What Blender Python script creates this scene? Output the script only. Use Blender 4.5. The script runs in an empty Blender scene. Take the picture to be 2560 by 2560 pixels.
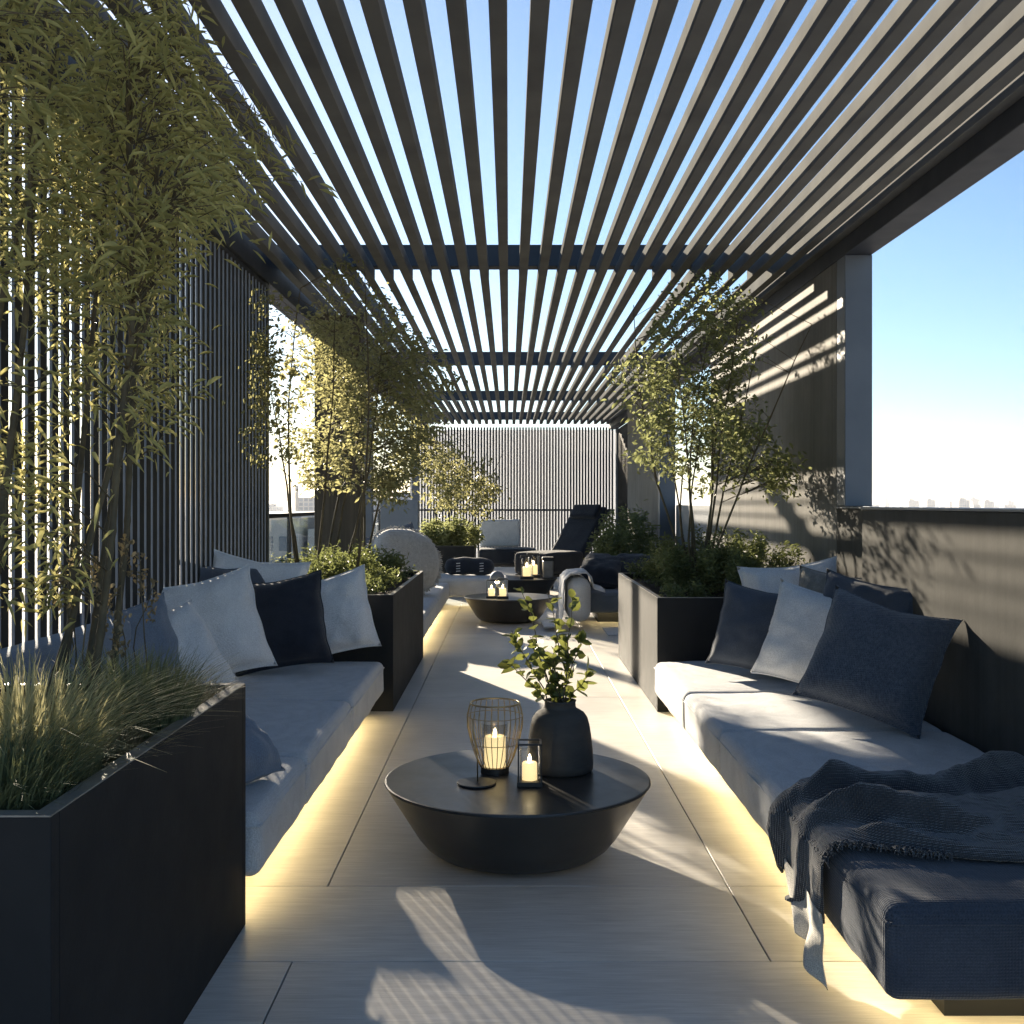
import bpy, bmesh, math, random
import numpy as np
from mathutils import Vector, Matrix, Euler, noise
R = math.radians
random.seed(7); RNG = np.random.default_rng(7)
sc = bpy.context.scene
C = sc.collection
F, U0, V0, EYE = 2030.0, 960.0, 950.0, 1.6      # survey of the photograph: focal length, vanishing point, eye height

def at(u, v, D):                                  # a surveyed point at real distance D
    return Vector(((u-U0)/F*D, D, EYE-(v-V0)/F*D))

# ------------------------------------------------------------------ mesh builder
class MB:
    def __init__(s): s.v=[]; s.f=[]
    def add(s, vs, fs):
        n=len(s.v); s.v+= [tuple(p) for p in vs]; s.f+=[tuple(i+n for i in f) for f in fs]; return s
    def box(s,x0,x1,y0,y1,z0,z1):
        return s.add([(x0,y0,z0),(x1,y0,z0),(x1,y1,z0),(x0,y1,z0),(x0,y0,z1),(x1,y0,z1),(x1,y1,z1),(x0,y1,z1)],
            [(0,3,2,1),(4,5,6,7),(0,1,5,4),(1,2,6,5),(2,3,7,6),(3,0,4,7)])
    def tube(s, pts, rad, n=8, cap=True):
        pts=[Vector(p) for p in pts]
        if not hasattr(rad,'__len__'): rad=[rad]*len(pts)
        rings=[]; up=Vector((0.31,0.17,0.93))
        for i,p in enumerate(pts):
            d=(pts[min(i+1,len(pts)-1)]-pts[max(i-1,0)]).normalized()
            a=d.cross(up); 
            if a.length<1e-3: a=d.cross(Vector((1,0,0)))
            a.normalize(); b=d.cross(a)
            rings.append([p+(a*math.cos(2*math.pi*k/n)+b*math.sin(2*math.pi*k/n))*rad[i] for k in range(n)])
        vs=[q for r in rings for q in r]; fs=[]
        for i in range(len(pts)-1):
            for k in range(n):
                fs.append((i*n+k,i*n+(k+1)%n,(i+1)*n+(k+1)%n,(i+1)*n+k))
        if cap: fs.append(tuple(range(n))[::-1]); fs.append(tuple((len(pts)-1)*n+k for k in range(n)))
        return s.add(vs,fs)
    def ring(s, c, r, t, n=40, m=6):
        vs=[];fs=[]
        for i in range(n):
            a=2*math.pi*i/n
            for j in range(m):
                b=2*math.pi*j/m
                q=r+t*math.cos(b); vs.append((c[0]+q*math.cos(a),c[1]+q*math.sin(a),c[2]+t*math.sin(b)))
        for i in range(n):
            for j in range(m):
                fs.append((i*m+j,((i+1)%n)*m+j,((i+1)%n)*m+(j+1)%m,i*m+(j+1)%m))
        return s.add(vs,fs)
    def lathe(s, c, prof, n=48):
        vs=[];fs=[]
        for (r,z) in prof:
            for k in range(n):
                a=2*math.pi*k/n; vs.append((c[0]+r*math.cos(a),c[1]+r*math.sin(a),c[2]+z))
        for i in range(len(prof)-1):
            for k in range(n):
                fs.append((i*n+k,i*n+(k+1)%n,(i+1)*n+(k+1)%n,(i+1)*n+k))
        if prof[0][0]>1e-4: fs.append(tuple(range(n))[::-1])
        if prof[-1][0]>1e-4: fs.append(tuple((len(prof)-1)*n+k for k in range(n)))
        return s.add(vs,fs)
    def disc(s,c,r,n=24,up=True):
        return s.add([(c[0]+r*math.cos(2*math.pi*k/n),c[1]+r*math.sin(2*math.pi*k/n),c[2]) for k in range(n)],[tuple(range(n))])

def link(name, v, f, mat, parent=None, off=(0,0,0), smooth=False, bevel=0, seg=2):
    me=bpy.data.meshes.new(name)
    ox,oy,oz=off
    me.from_pydata([(a-ox,b-oy,c-oz) for a,b,c in v],[],f); me.update()
    if smooth: me.polygons.foreach_set('use_smooth',[True]*len(me.polygons))
    o=bpy.data.objects.new(name,me); C.objects.link(o)
    if mat: me.materials.append(mat)
    if parent: o.parent=parent
    if bevel:
        m=o.modifiers.new('bevel','BEVEL'); m.width=bevel; m.segments=seg; m.limit_method='ANGLE'; m.angle_limit=R(40)
    return o

def tag(o,label=None,cat=None,group=None,kind=None):
    if label: o['label']=label
    if cat: o['category']=cat
    if group: o['group']=group
    if kind: o['kind']=kind
    return o

class Thing:
    def __init__(s,name,label,cat,loc,group=None):
        s.loc=Vector(loc); s.o=bpy.data.objects.new(name,None); C.objects.link(s.o); s.o.location=s.loc
        s.o.empty_display_size=.1; tag(s.o,label,cat,group)
    def part(s,name,mb,mat,parent=None,**k):
        return link(name,mb.v,mb.f,mat,parent or s.o,s.loc,**k)

def single(name,mb,mat,label,cat,loc,group=None,kind=None,**k):
    o=link(name,mb.v,mb.f,mat,None,loc,**k); o.location=loc
    return tag(o,label,cat,group,kind)

def copy_tree(o,parent=None):
    c=o.copy(); C.objects.link(c); c.parent=parent
    for ch in list(o.children): copy_tree(ch,c)
    return c

# ------------------------------------------------------------------ materials
def new_mat(name):
    m=bpy.data.materials.new(name); m.use_nodes=True
    nt=m.node_tree; b=nt.nodes['Principled BSDF']; return m,nt,b
def N(nt,t,**k):
    n=nt.nodes.new(t)
    for a,v in k.items():
        if a in n.inputs.keys() if hasattr(n.inputs,'keys') else False: n.inputs[a].default_value=v
        else: setattr(n,a,v)
    return n
def rgba(c): return (c[0],c[1],c[2],1)
def coords(nt,scale=(1,1,1),rot=(0,0,0)):
    t=nt.nodes.new('ShaderNodeTexCoord'); m=nt.nodes.new('ShaderNodeMapping')
    m.inputs['Scale'].default_value=scale; m.inputs['Rotation'].default_value=rot
    nt.links.new(t.outputs['Object'],m.inputs['Vector']); return m.outputs['Vector']
def noise_n(nt,vec,scale,detail=4,rough=.55,dist=0):
    n=nt.nodes.new('ShaderNodeTexNoise'); n.inputs['Scale'].default_value=scale; n.inputs['Detail'].default_value=detail
    n.inputs['Roughness'].default_value=rough; n.inputs['Distortion'].default_value=dist
    nt.links.new(vec,n.inputs['Vector']); return n.outputs['Fac']
def ramp(nt,fac,c0,c1,p0=.3,p1=.7):
    r=nt.nodes.new('ShaderNodeValToRGB'); e=r.color_ramp.elements
    e[0].position=p0; e[0].color=rgba(c0); e[1].position=p1; e[1].color=rgba(c1)
    nt.links.new(fac,r.inputs['Fac']); return r.outputs['Color']
def fmap(nt,fac,lo,hi):
    r=nt.nodes.new('ShaderNodeMapRange'); r.inputs['To Min'].default_value=lo; r.inputs['To Max'].default_value=hi
    nt.links.new(fac,r.inputs['Value']); return r.outputs['Result']
def bump(nt,b,h,strength=.3,dist=.01):
    n=nt.nodes.new('ShaderNodeBump'); n.inputs['Strength'].default_value=strength; n.inputs['Distance'].default_value=dist
    nt.links.new(h,n.inputs['Height'])
    if b.inputs['Normal'].is_linked: nt.links.new(b.inputs['Normal'].links[0].from_socket,n.inputs['Normal'])
    nt.links.new(n.outputs['Normal'],b.inputs['Normal']); return n
def mixc(nt,fac,a,b,mode='MIX'):
    n=nt.nodes.new('ShaderNodeMix'); n.data_type='RGBA'; n.blend_type=mode
    for s,x in (('Factor',fac),):
        if isinstance(x,(int,float)): n.inputs[0].default_value=x
        else: nt.links.new(x,n.inputs[0])
    for i,x in ((6,a),(7,b)):
        if isinstance(x,tuple): n.inputs[i].default_value=rgba(x)
        else: nt.links.new(x,n.inputs[i])
    return n.outputs[2]

def plain(name,c0,c1,rough=.5,scale=4,metal=0,bs=0,bscale=60,stretch=(1,1,1),spec=.5):
    m,nt,b=new_mat(name); v=coords(nt,stretch)
    n=noise_n(nt,v,scale,5); nt.links.new(ramp(nt,n,c0,c1),b.inputs['Base Color'])
    n2=noise_n(nt,v,scale*3.1,4); nt.links.new(fmap(nt,n2,rough-.09,rough+.09),b.inputs['Roughness'])
    b.inputs['Metallic'].default_value=metal; b.inputs['Specular IOR Level'].default_value=spec
    if bs: bump(nt,b,noise_n(nt,v,bscale,3),bs,.004)
    return m

def fabric(name,c0,c1,weave=420,strength=.5,sheen=.25,blotch=5):
    m,nt,b=new_mat(name); v=coords(nt)
    ws=[]
    for ax in ('X','Y','Z'):
        w=nt.nodes.new('ShaderNodeTexWave'); w.bands_direction=ax; w.inputs['Scale'].default_value=weave/6.283*.9
        w.inputs['Distortion'].default_value=.6; w.inputs['Detail'].default_value=1; w.inputs['Detail Scale'].default_value=.6
        nt.links.new(v,w.inputs['Vector']); ws.append(w.outputs['Fac'])
    a=nt.nodes.new('ShaderNodeMath'); a.operation='ADD'; nt.links.new(ws[0],a.inputs[0]); nt.links.new(ws[1],a.inputs[1])
    a2=nt.nodes.new('ShaderNodeMath'); a2.operation='ADD'; nt.links.new(a.outputs[0],a2.inputs[0]); nt.links.new(ws[2],a2.inputs[1])
    fine=noise_n(nt,v,240,2,.7)
    big=noise_n(nt,v,blotch,4)
    col=ramp(nt,big,c0,c1,.25,.75)
    fcol=ramp(nt,fine,(.62,.62,.62),(1.25,1.25,1.25),.3,.7)
    wv=fmap(nt,a2.outputs[0],0.55,1.25)
    wc=nt.nodes.new('ShaderNodeCombineColor'); 
    for i in range(3): nt.links.new(wv,wc.inputs[i])
    col=mixc(nt,.85,col,fcol,'MULTIPLY'); col=mixc(nt,.6,col,wc.outputs[0],'MULTIPLY')
    nt.links.new(col,b.inputs['Base Color'])
    b.inputs['Roughness'].default_value=.9; b.inputs['Sheen Weight'].default_value=sheen; b.inputs['Sheen Roughness'].default_value=.5
    b.inputs['Specular IOR Level'].default_value=.15
    bump(nt,b,a2.outputs[0],strength,.0012); bump(nt,b,noise_n(nt,v,14,4),.25,.012)
    return m

def leafmat(name,dark,light,trans,tw=.5,rough=.45):
    m,nt,b=new_mat(name)
    a=nt.nodes.new('ShaderNodeAttribute'); a.attribute_name='leafvar'
    col=ramp(nt,a.outputs['Fac'],dark,light,0,1)
    nt.links.new(col,b.inputs['Base Color']); b.inputs['Roughness'].default_value=rough; b.inputs['Specular IOR Level'].default_value=.35
    t=nt.nodes.new('ShaderNodeBsdfTranslucent')
    tc=mixc(nt,.35,trans,col); nt.links.new(tc,t.inputs['Color'])
    x=nt.nodes.new('ShaderNodeMixShader'); x.inputs[0].default_value=tw
    nt.links.new(b.outputs[0],x.inputs[1]); nt.links.new(t.outputs[0],x.inputs[2])
    nt.links.new(x.outputs[0],nt.nodes['Material Output'].inputs['Surface']); return m

def emit(name,c,s):
    m,nt,b=new_mat(name); b.inputs['Base Color'].default_value=rgba(c); b.inputs['Emission Color'].default_value=rgba(c); b.inputs['Emission Strength'].default_value=s
    return m

def thin_glass(name,tint,refl=.06):
    m,nt,b=new_mat(name)
    t=nt.nodes.new('ShaderNodeBsdfTransparent'); t.inputs['Color'].default_value=rgba(tint)
    g=nt.nodes.new('ShaderNodeBsdfGlossy'); g.inputs['Roughness'].default_value=.02
    lw=nt.nodes.new('ShaderNodeLayerWeight'); lw.inputs['Blend'].default_value=.5
    pw_=nt.nodes.new('ShaderNodeMath'); pw_.operation='POWER'; nt.links.new(lw.outputs['Facing'],pw_.inputs[0]); pw_.inputs[1].default_value=4
    f=nt.nodes.new('ShaderNodeMath'); f.operation='MULTIPLY_ADD'; nt.links.new(pw_.outputs[0],f.inputs[0]); f.inputs[1].default_value=.5; f.inputs[2].default_value=.03
    x=nt.nodes.new('ShaderNodeMixShader'); nt.links.new(f.outputs[0],x.inputs[0]); nt.links.new(t.outputs[0],x.inputs[1]); nt.links.new(g.outputs[0],x.inputs[2])
    nt.links.new(x.outputs[0],nt.nodes['Material Output'].inputs['Surface']); return m

def floor_mat():
    m,nt,b=new_mat('limed_plank')
    v=coords(nt,(1.1,14,1)); n=noise_n(nt,v,3.2,7,.62,.6)
    v2=coords(nt,(3,120,1)); n2=noise_n(nt,v2,2.2,4,.6)
    v3=coords(nt,(.7,.7,1)); n3=noise_n(nt,v3,1.5,3)
    c=ramp(nt,n,(.58,.555,.51),(.75,.725,.675),.3,.72)
    c=mixc(nt,.55,c,ramp(nt,n2,(.68,.67,.65),(1.12,1.12,1.12),.3,.65),'MULTIPLY')
    c=mixc(nt,.7,c,ramp(nt,n3,(.72,.72,.72),(1.12,1.12,1.12)),'MULTIPLY')
    gi=nt.nodes.new('ShaderNodeNewGeometry'); c=mixc(nt,1,c,ramp(nt,gi.outputs['Random Per Island'],(.86,.86,.87),(1.03,1.02,1.0),0,1),'MULTIPLY')
    nt.links.new(c,b.inputs['Base Color'])
    nt.links.new(fmap(nt,n,.34,.56),b.inputs['Roughness']); b.inputs['Specular IOR Level'].default_value=.4
    bump(nt,b,n2,.18,.002); return m

def wall_mat(name,c0,c1,streak=(6,6,.35),rough=.8):
    m,nt,b=new_mat(name)
    v=coords(nt,streak); n=noise_n(nt,v,2.2,6,.65,.2)
    v2=coords(nt,(1,9,.12)); n2=noise_n(nt,v2,1.6,5,.6)
    c=ramp(nt,n,c0,c1,.3,.72); c=mixc(nt,.35,c,ramp(nt,n2,(.6,.58,.55),(1.1,1.1,1.1),.35,.62),'MULTIPLY')
    nt.links.new(c,b.inputs['Base Color']); b.inputs['Roughness'].default_value=rough; b.inputs['Specular IOR Level'].default_value=.25
    bump(nt,b,n2,.15,.006); bump(nt,b,noise_n(nt,coords(nt),45,4),.15,.004); return m

M={}
M['floor']=floor_mat()
M['joint']=plain('dark_joint',(.03,.03,.03),(.045,.045,.045),.9)
M['bronze']=plain('dark_bronze_metal',(.14,.143,.143),(.19,.193,.188),.85,2.5,0,.12,90,(1,1,1),0)
M['beam']=plain('navy_black_metal',(.03,.036,.048),(.046,.053,.068),.6,2,0,.1,90,(1,1,1),.25)
M['post']=plain('slate_metal',(.10,.118,.145),(.13,.15,.178),.5,2,0,.1,90)
M['edge']=plain('fin_sky_highlight',(.11,.13,.16),(.17,.19,.225),.35,3)  # bluish skylight on the fin fronts, put into the colour
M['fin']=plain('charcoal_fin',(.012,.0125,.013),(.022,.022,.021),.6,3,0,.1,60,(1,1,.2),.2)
M['planter']=plain('charcoal_steel',(.012,.0135,.0155),(.021,.022,.0235),.68,2.2,0,.15,50,(1,1,1),.2)
M['rim']=plain('rim_sun_and_lantern_grey',(.16,.15,.135),(.3,.28,.25),.45,9,0,.2,60)  # grazing sun on planter rims painted as pale steel; also lantern body grey
M['soil']=plain('soil',(.018,.013,.009),(.06,.042,.028),.95,30,0,1,70)
M['wall']=wall_mat('board_marked_concrete',(.16,.156,.145),(.225,.22,.205),(1.2,1.2,.8))
M['parapet']=wall_mat('dark_render',(.05,.05,.047),(.075,.075,.07),(1.5,1.5,1.2))
M['pier']=wall_mat('weathered_timber_pier',(.06,.05,.038),(.13,.11,.085),(14,14,.3))
M['panel']=plain('blue_grey_panel',(.16,.185,.22),(.2,.225,.26),.6,2)
M['seat']=fabric('grey_seat_weave',(.42,.44,.465),(.53,.54,.555))
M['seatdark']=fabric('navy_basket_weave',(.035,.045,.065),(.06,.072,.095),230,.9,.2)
M['navy']=fabric('navy_linen',(.014,.018,.028),(.024,.029,.042))
M['denim']=fabric('slate_blue_linen',(.05,.062,.085),(.085,.1,.13))
M['tweed']=fabric('slate_tweed',(.05,.062,.085),(.11,.125,.155),210,1.0,.3,60)
M['blue']=fabric('dusty_blue_linen',(.13,.165,.22),(.18,.215,.275))
M['pale']=fabric('pale_linen',(.58,.59,.61),(.7,.705,.71))
M['taupe']=fabric('taupe_linen',(.2,.185,.165),(.33,.31,.28),300,.6,.2,18)
M['oatfur']=fabric('oat_boucle',(.34,.32,.29),(.5,.48,.44),120,1.2,.6,25)
M['throw']=fabric('charcoal_knit',(.022,.026,.032),(.055,.06,.068),300,1.3,.5,9)
M['lining']=fabric('oat_lining',(.42,.4,.36),(.52,.5,.45),380,.4)
M['table']=plain('black_stone_top',(.022,.022,.022),(.045,.043,.04),.34,3,0,.08,25)
M['vase']=plain('charcoal_clay',(.03,.03,.03),(.055,.052,.048),.72,6,0,.35,45,(1,1,3))
M['brass']=plain('aged_brass_wire',(.36,.27,.14),(.5,.39,.22),.35,20,.9)
M['blackmetal']=plain('black_metal',(.012,.012,.013),(.022,.022,.022),.45,8)
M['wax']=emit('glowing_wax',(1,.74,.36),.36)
M['flame']=emit('flame',(1,.78,.42),9)
M['led']=emit('warm_led',(1,.76,.36),4.7)
M['glass']=thin_glass('clear_glass',(.97,.98,.98))
M['railglass']=thin_glass('balustrade_glass',(.9,.94,.95))
M['bamboo']=leafmat('bamboo_leaf',(.13,.145,.045),(.5,.46,.17),(.85,.78,.33),.5)
M['birch']=leafmat('small_gold_leaf',(.07,.085,.034),(.24,.235,.105),(.56,.53,.25),.5)
M['green']=leafmat('small_green_leaf',(.07,.092,.034),(.25,.265,.115),(.5,.53,.23),.46)
M['shrub']=leafmat('shrub_leaf',(.05,.075,.032),(.19,.21,.085),(.38,.42,.14),.32)
M['grass']=leafmat('straw_grass',(.2,.22,.1),(.66,.58,.33),(.72,.66,.34),.45,.7)
M['darkgrass']=leafmat('dark_grass',(.06,.085,.045),(.22,.24,.12),(.34,.36,.15),.3,.7)
M['drystem']=leafmat('dry_seed_head',(.13,.1,.06),(.3,.24,.14),(.4,.32,.15),.3)
M['euc']=leafmat('rounded_leaf',(.04,.065,.02),(.13,.16,.055),(.4,.42,.1),.35,.35)
m_,nt_,b_=new_mat('translucent_blind'); b_.inputs['Base Color'].default_value=(.8,.8,.8,1); b_.inputs['Roughness'].default_value=.9
t_=nt_.nodes.new('ShaderNodeBsdfTranslucent'); t_.inputs['Color'].default_value=(.6,.61,.63,1); x_=nt_.nodes.new('ShaderNodeMixShader'); x_.inputs[0].default_value=.6
nt_.links.new(b_.outputs[0],x_.inputs[1]); nt_.links.new(t_.outputs[0],x_.inputs[2]); nt_.links.new(x_.outputs[0],nt_.nodes['Material Output'].inputs['Surface']); M['blind']=m_
M['stem']=plain('brown_stem',(.05,.04,.022),(.13,.1,.05),.7,12,0,.4,60)
M['city']=plain('city_ground',(.3,.3,.3),(.45,.44,.43),.95,.01)

# ------------------------------------------------------------------ plants
def mesh_leaves(name,P,Dr,L,W,mat,parent,loc,var,fold=.25,droop=.25):
    n=len(P)
    Dr=Dr/np.linalg.norm(Dr,axis=1,keepdims=True)
    up=np.tile([0,0,1.0],(n,1))+RNG.normal(0,.75,(n,3))
    S=np.cross(Dr,up); S/=np.linalg.norm(S,axis=1,keepdims=True)+1e-9
    U=np.cross(S,Dr)
    L=L[:,None]; W=W[:,None]; dn=np.array([0,0,-1.0])
    V=np.empty((n,6,3))
    V[:,0]=P
    a=P+Dr*L*.32; c=P+Dr*L*.68+dn*L*droop*.35
    V[:,1]=a+S*W*.5+U*W*fold; V[:,5]=a-S*W*.5+U*W*fold
    V[:,2]=c+S*W*.42+U*W*fold*.8; V[:,4]=c-S*W*.42+U*W*fold*.8
    V[:,3]=P+Dr*L*.97+dn*L*droop
    V=V.reshape(-1,3)-np.array(loc)
    b=np.arange(n)*6
    Fq=np.stack([np.stack([b,b+1,b+2,b+3],1),np.stack([b,b+3,b+4,b+5],1)],1).reshape(-1,4)
    me=bpy.data.meshes.new(name)
    me.vertices.add(len(V)); me.vertices.foreach_set('co',V.ravel())
    me.loops.add(Fq.size); me.loops.foreach_set('vertex_index',Fq.ravel().astype(np.int32))
    me.polygons.add(len(Fq)); me.polygons.foreach_set('loop_start',np.arange(0,Fq.size,4,dtype=np.int32))
    me.update(calc_edges=True)
    at_=me.attributes.new('leafvar','FLOAT','FACE'); at_.data.foreach_set('value',np.repeat(var,2).astype(np.float32))
    me.materials.append(mat)
    o=bpy.data.objects.new(name,me); C.objects.link(o)
    if parent: o.parent=parent
    return o

def in_poly(x,y,poly):
    k=False; j=len(poly)-1
    for i in range(len(poly)):
        xi,yi=poly[i]; xj,yj=poly[j]
        if (yi>y)!=(yj>y) and x<(xj-xi)*(y-yi)/(yj-yi)+xi: k=not k
        j=i
    return k

def clusters_in(poly,n,D0,D1,zmin=.5,zmax=3.7,xlim=(-2.12,2.66),rnd=random):
    xs=[p[0] for p in poly]; ys=[p[1] for p in poly]; out=[]
    t=0
    while len(out)<n and t<n*60:
        t+=1
        u=rnd.uniform(min(xs),max(xs)); v=rnd.uniform(min(ys),max(ys))
        if not in_poly(u,v,poly): continue
        D=rnd.uniform(D0,D1); p=at(u,v,D)
        if p.z<zmin or p.z>zmax or p.x<xlim[0] or p.x>xlim[1]: continue
        if noise.noise(p*2.3)<-.18: continue          # leaves gather in clumps and leave gaps
        out.append(p)
    return out

def plant(name,label,cat,base,stems,cl,mat,leaf,perc,spread,twig=.004,stem_r=.012,tdir=None,droop=.3,group=None,stemname='stem',reach=1.15):
    """stems: polylines; cl: cluster points; leaf=(L0,L1,W/L)"""
    t=Thing(name,label,cat,base,group)
    samples=[]
    for s in stems:
        k=len(s); mb=MB()
        if name=='bamboo':
            pp=[];rr=[]
            for i in range(k-1):
                for q in (0,.06,.12,.5,.56,.62): 
                    pp.append(Vector(s[i]).lerp(Vector(s[i+1]),q)); rr.append(stem_r*(1-.6*(i+q)/(k-1))*(1.22 if q in (.06,.56) else 1))
            pp.append(Vector(s[-1])); rr.append(stem_r*.3); mb.tube(pp,rr,8)
        else: mb.tube(s,[stem_r*(1-.75*i/(k-1)) for i in range(k)],7)
        t.part(stemname,mb,M['stem'],smooth=True)
        for i in range(k-1):
            for q in (0,.33,.66): samples.append(Vector(s[i]).lerp(Vector(s[i+1]),q))
        samples.append(Vector(s[-1]))
    S=np.array([tuple(p) for p in samples])
    tw=MB(); P=[];Dd=[];V=[]
    for c in cl:
        ca=np.array(c); 
        cost=np.linalg.norm(S-ca,axis=1)+.6*np.maximum(0,S[:,2]-ca[2]+.1)
        q=Vector(S[int(cost.argmin())])
        if (q-c).length>reach: continue
        mid=q.lerp(c,.55)+Vector((random.uniform(-.05,.05),random.uniform(-.05,.05),.12*(c-q).length))
        tw.tube([q,mid,c],[twig,twig*.7,twig*.35],4,False)
        d0=(c-mid).normalized()
        tone=.5+.45*noise.noise(c*1.7+Vector((3,1,2)))
        for k in range(perc):
            a=random.random()
            p=mid.lerp(c,.35+.65*a)+Vector((random.gauss(0,spread),random.gauss(0,spread),random.gauss(0,spread)))
            d=d0*.55+Vector((random.gauss(0,.6),random.gauss(0,.6),random.gauss(-.18,.45)))
            if d.length<.05: d=Vector((0,0,-1))
            P.append(p);Dd.append(d);V.append(min(1,max(0,tone+random.gauss(0,.22))))
    t.part('twigs',tw,M['stem'])
    n=len(P)
    L=RNG.uniform(leaf[0],leaf[1],n); W=L*leaf[2]*RNG.uniform(.75,1.25,n)
    mesh_leaves('foliage',np.array([tuple(p) for p in P]),np.array([tuple(p) for p in Dd]),L,W,mat,t.o,base,np.array(V),droop=droop)
    return t

def stem_line(p0,p1,bend=.12,k=7,rnd=random):
    p0=Vector(p0);p1=Vector(p1); o=Vector((rnd.uniform(-bend,bend),rnd.uniform(-bend,bend),0)); out=[]
    for i in range(k):
        a=i/(k-1); w=math.sin(a*math.pi)
        out.append(p0.lerp(p1,a)+o*w+Vector((rnd.uniform(-.012,.012),rnd.uniform(-.012,.012),0))*(1 if 0<i else 0))
    return out

def shrub(name,label,x0,x1,y0,y1,z0,h,n,mat,leaf,group=None,upright=.4,stems=14):
    base=((x0+x1)/2,(y0+y1)/2,z0)
    t=Thing(name,label,'shrub',base,group); tw=MB(); P=[];Dd=[];V=[]
    cx,cy=base[0],base[1]
    heads=[]
    for i in range(stems*5):
        a=random.uniform(-1,1);b=random.uniform(-1,1)
        hx=cx+a*(x1-x0)/2; hy=cy+b*(y1-y0)/2
        dome=max(.25,1-.55*(a*a*a*a+b*b*b*b))
        hz=z0+h*dome*random.uniform(.55,1.08)
        p0=Vector((cx+a*(x1-x0)*.36,cy+b*(y1-y0)*.36,z0)); p1=Vector((hx,hy,hz))
        q_=p0.lerp(p1,.5)+Vector((random.uniform(-.04,.04),random.uniform(-.04,.04),.03))
        if stems<8 and i<stems: t.part('stem',MB().tube([p0,q_,p1],[.006,.004,.002],5),M['stem'])
        heads.append((p0,p1,random.gauss(.45,.2)))
    for i in range(n):
        p0,p1,tone=random.choice(heads); a=random.random()**.6
        p=p0.lerp(p1,a)+Vector((random.gauss(0,.035),random.gauss(0,.035),random.gauss(0,.03)))
        if p.z<z0+.01: p.z=z0+.01
        P.append(tuple(p)); d=Vector((random.gauss(0,1),random.gauss(0,1),random.gauss(upright,.6)))
        Dd.append(tuple(d)); V.append(min(1,max(0,tone+random.gauss(0,.18))))
    L=RNG.uniform(leaf[0],leaf[1],n); W=L*leaf[2]
    mesh_leaves('foliage',np.array(P),np.array(Dd),L,W,mat,t.o,base,np.array(V),droop=.1)
    return t

def grass_tuft(name,label,c,n,h0,h1,r,lean,width,mat,cat='grass',group=None,seed=1):
    rnd=random.Random(seed); vs=[];fs=[];va=[]
    for i in range(n):
        a=rnd.uniform(0,6.283); rr=r*math.sqrt(rnd.random()); b=Vector((c[0]+rr*math.cos(a),c[1]+rr*math.sin(a),c[2]))
        out=Vector((math.cos(a+rnd.gauss(0,.5)),math.sin(a+rnd.gauss(0,.5)),0)); h=rnd.uniform(h0,h1); ln=lean*h*rnd.uniform(.2,1.15)*(0.35+rr/r)
        side=Vector((-out.y,out.x,0)); w=width*rnd.uniform(.6,1.3); n0=len(vs); K=6
        for k in range(K):
            q=k/(K-1); p=b+out*(ln*q**1.9)+Vector((0,0,h*(q-.28*(ln/h)*q**3)))
            ww=w*(1-q**1.6)*.5+.0003
            vs.append(tuple(p-side*ww));vs.append(tuple(p+side*ww))
        for k in range(K-1): fs.append((n0+2*k,n0+2*k+1,n0+2*k+3,n0+2*k+2)); va.append(0)
        tone=min(1,max(0,rnd.gauss(.5,.27)))
        for k in range(K-1): va[-1-k]=tone
    o=link(name,vs,fs,mat,None,c); o.location=c
    a_=o.data.attributes.new('leafvar','FLOAT','FACE'); a_.data.foreach_set('value',np.array(va,dtype=np.float32))
    return tag(o,label,cat,group)

# ------------------------------------------------------------------ setting: terrace floor
JX0,JX1=-.757,.915
fl=MB()
def board(x0,x1,y0,y1,g=.0028): fl.box(x0+g,x1-g,y0+g,y1-g,-.03,0)
XL,XR=-2.55,2.95
rows=[(-3.0,.8),(.8,2.28),(2.28,3.02),(3.02,3.76)]
for i,(a,b) in enumerate(rows):
    xs=[XL,JX0,XR] if i%2 else [XL,JX1,XR]
    for p,q in zip(xs,xs[1:]): board(p,q,a,b)
board(XL,JX1,3.76,4.5); board(JX1,XR,3.76,4.5)
ys=[4.5,8.9,13.2,17.5,21.9,26.3,29.6]; 
for i,(a,b) in enumerate(zip(ys,ys[1:])):
    for p,q in ((XL,JX0),(JX0,JX1),(JX1,XR)): 
        sh={0:0,1:-1.1,2:1.2}[0 if p==XL else 1 if p==JX0 else 2] if i else 0
        board(p,q,a,b)
floor=link('floor',fl.v,fl.f,M['floor'],bevel=.0015,seg=1); tag(floor,'pale limed timber look floor slabs running along the terrace','floor',kind='structure')
sub=MB().box(XL-.05,XR+.05,-3.05,29.65,-.35,-.012)
tag(link('floor_base',sub.v,sub.f,M['joint']),'dark slab edge under the pale floor','floor base',kind='structure')

# ------------------------------------------------------------------ pergola
ZB,ZS=3.60,3.73
pg=Thing('pergola','dark metal pergola roof of long parallel slats over the terrace','pergola',(.27,13,0))
for i in range(-11,16):
    x=-.047+.182*i if i<15 else 2.655
    m=MB()
    if i in (-7,-6,-5,-4,-2,-1,0,1,8,9,11,12,13):          # blades flattened in the middle bays so sun bands reach the right wall
        m.box(x-.04,x+.04,2.0,10.3,ZS,ZS+.112); m.box(x-.04,x+.04,10.302,17.4,ZS,ZS+.018); 
        if i<3: m.box(x-.04,x+.04,17.402,23.5,ZS,ZS+.018); m.box(x-.04,x+.04,23.502,28.9,ZS,ZS+.112)
        else: m.box(x-.04,x+.04,17.402,28.9,ZS,ZS+.112)
    else: m.box(x-.04,x+.04,2.0,28.9,ZS,ZS+.112)
    pg.part('slat',m,M['bronze'],bevel=.004)
pg.part('side_beam',MB().box(-2.39,-2.17,1.9,29.1,ZB,ZS+.13),M['beam'],bevel=.006)
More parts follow.
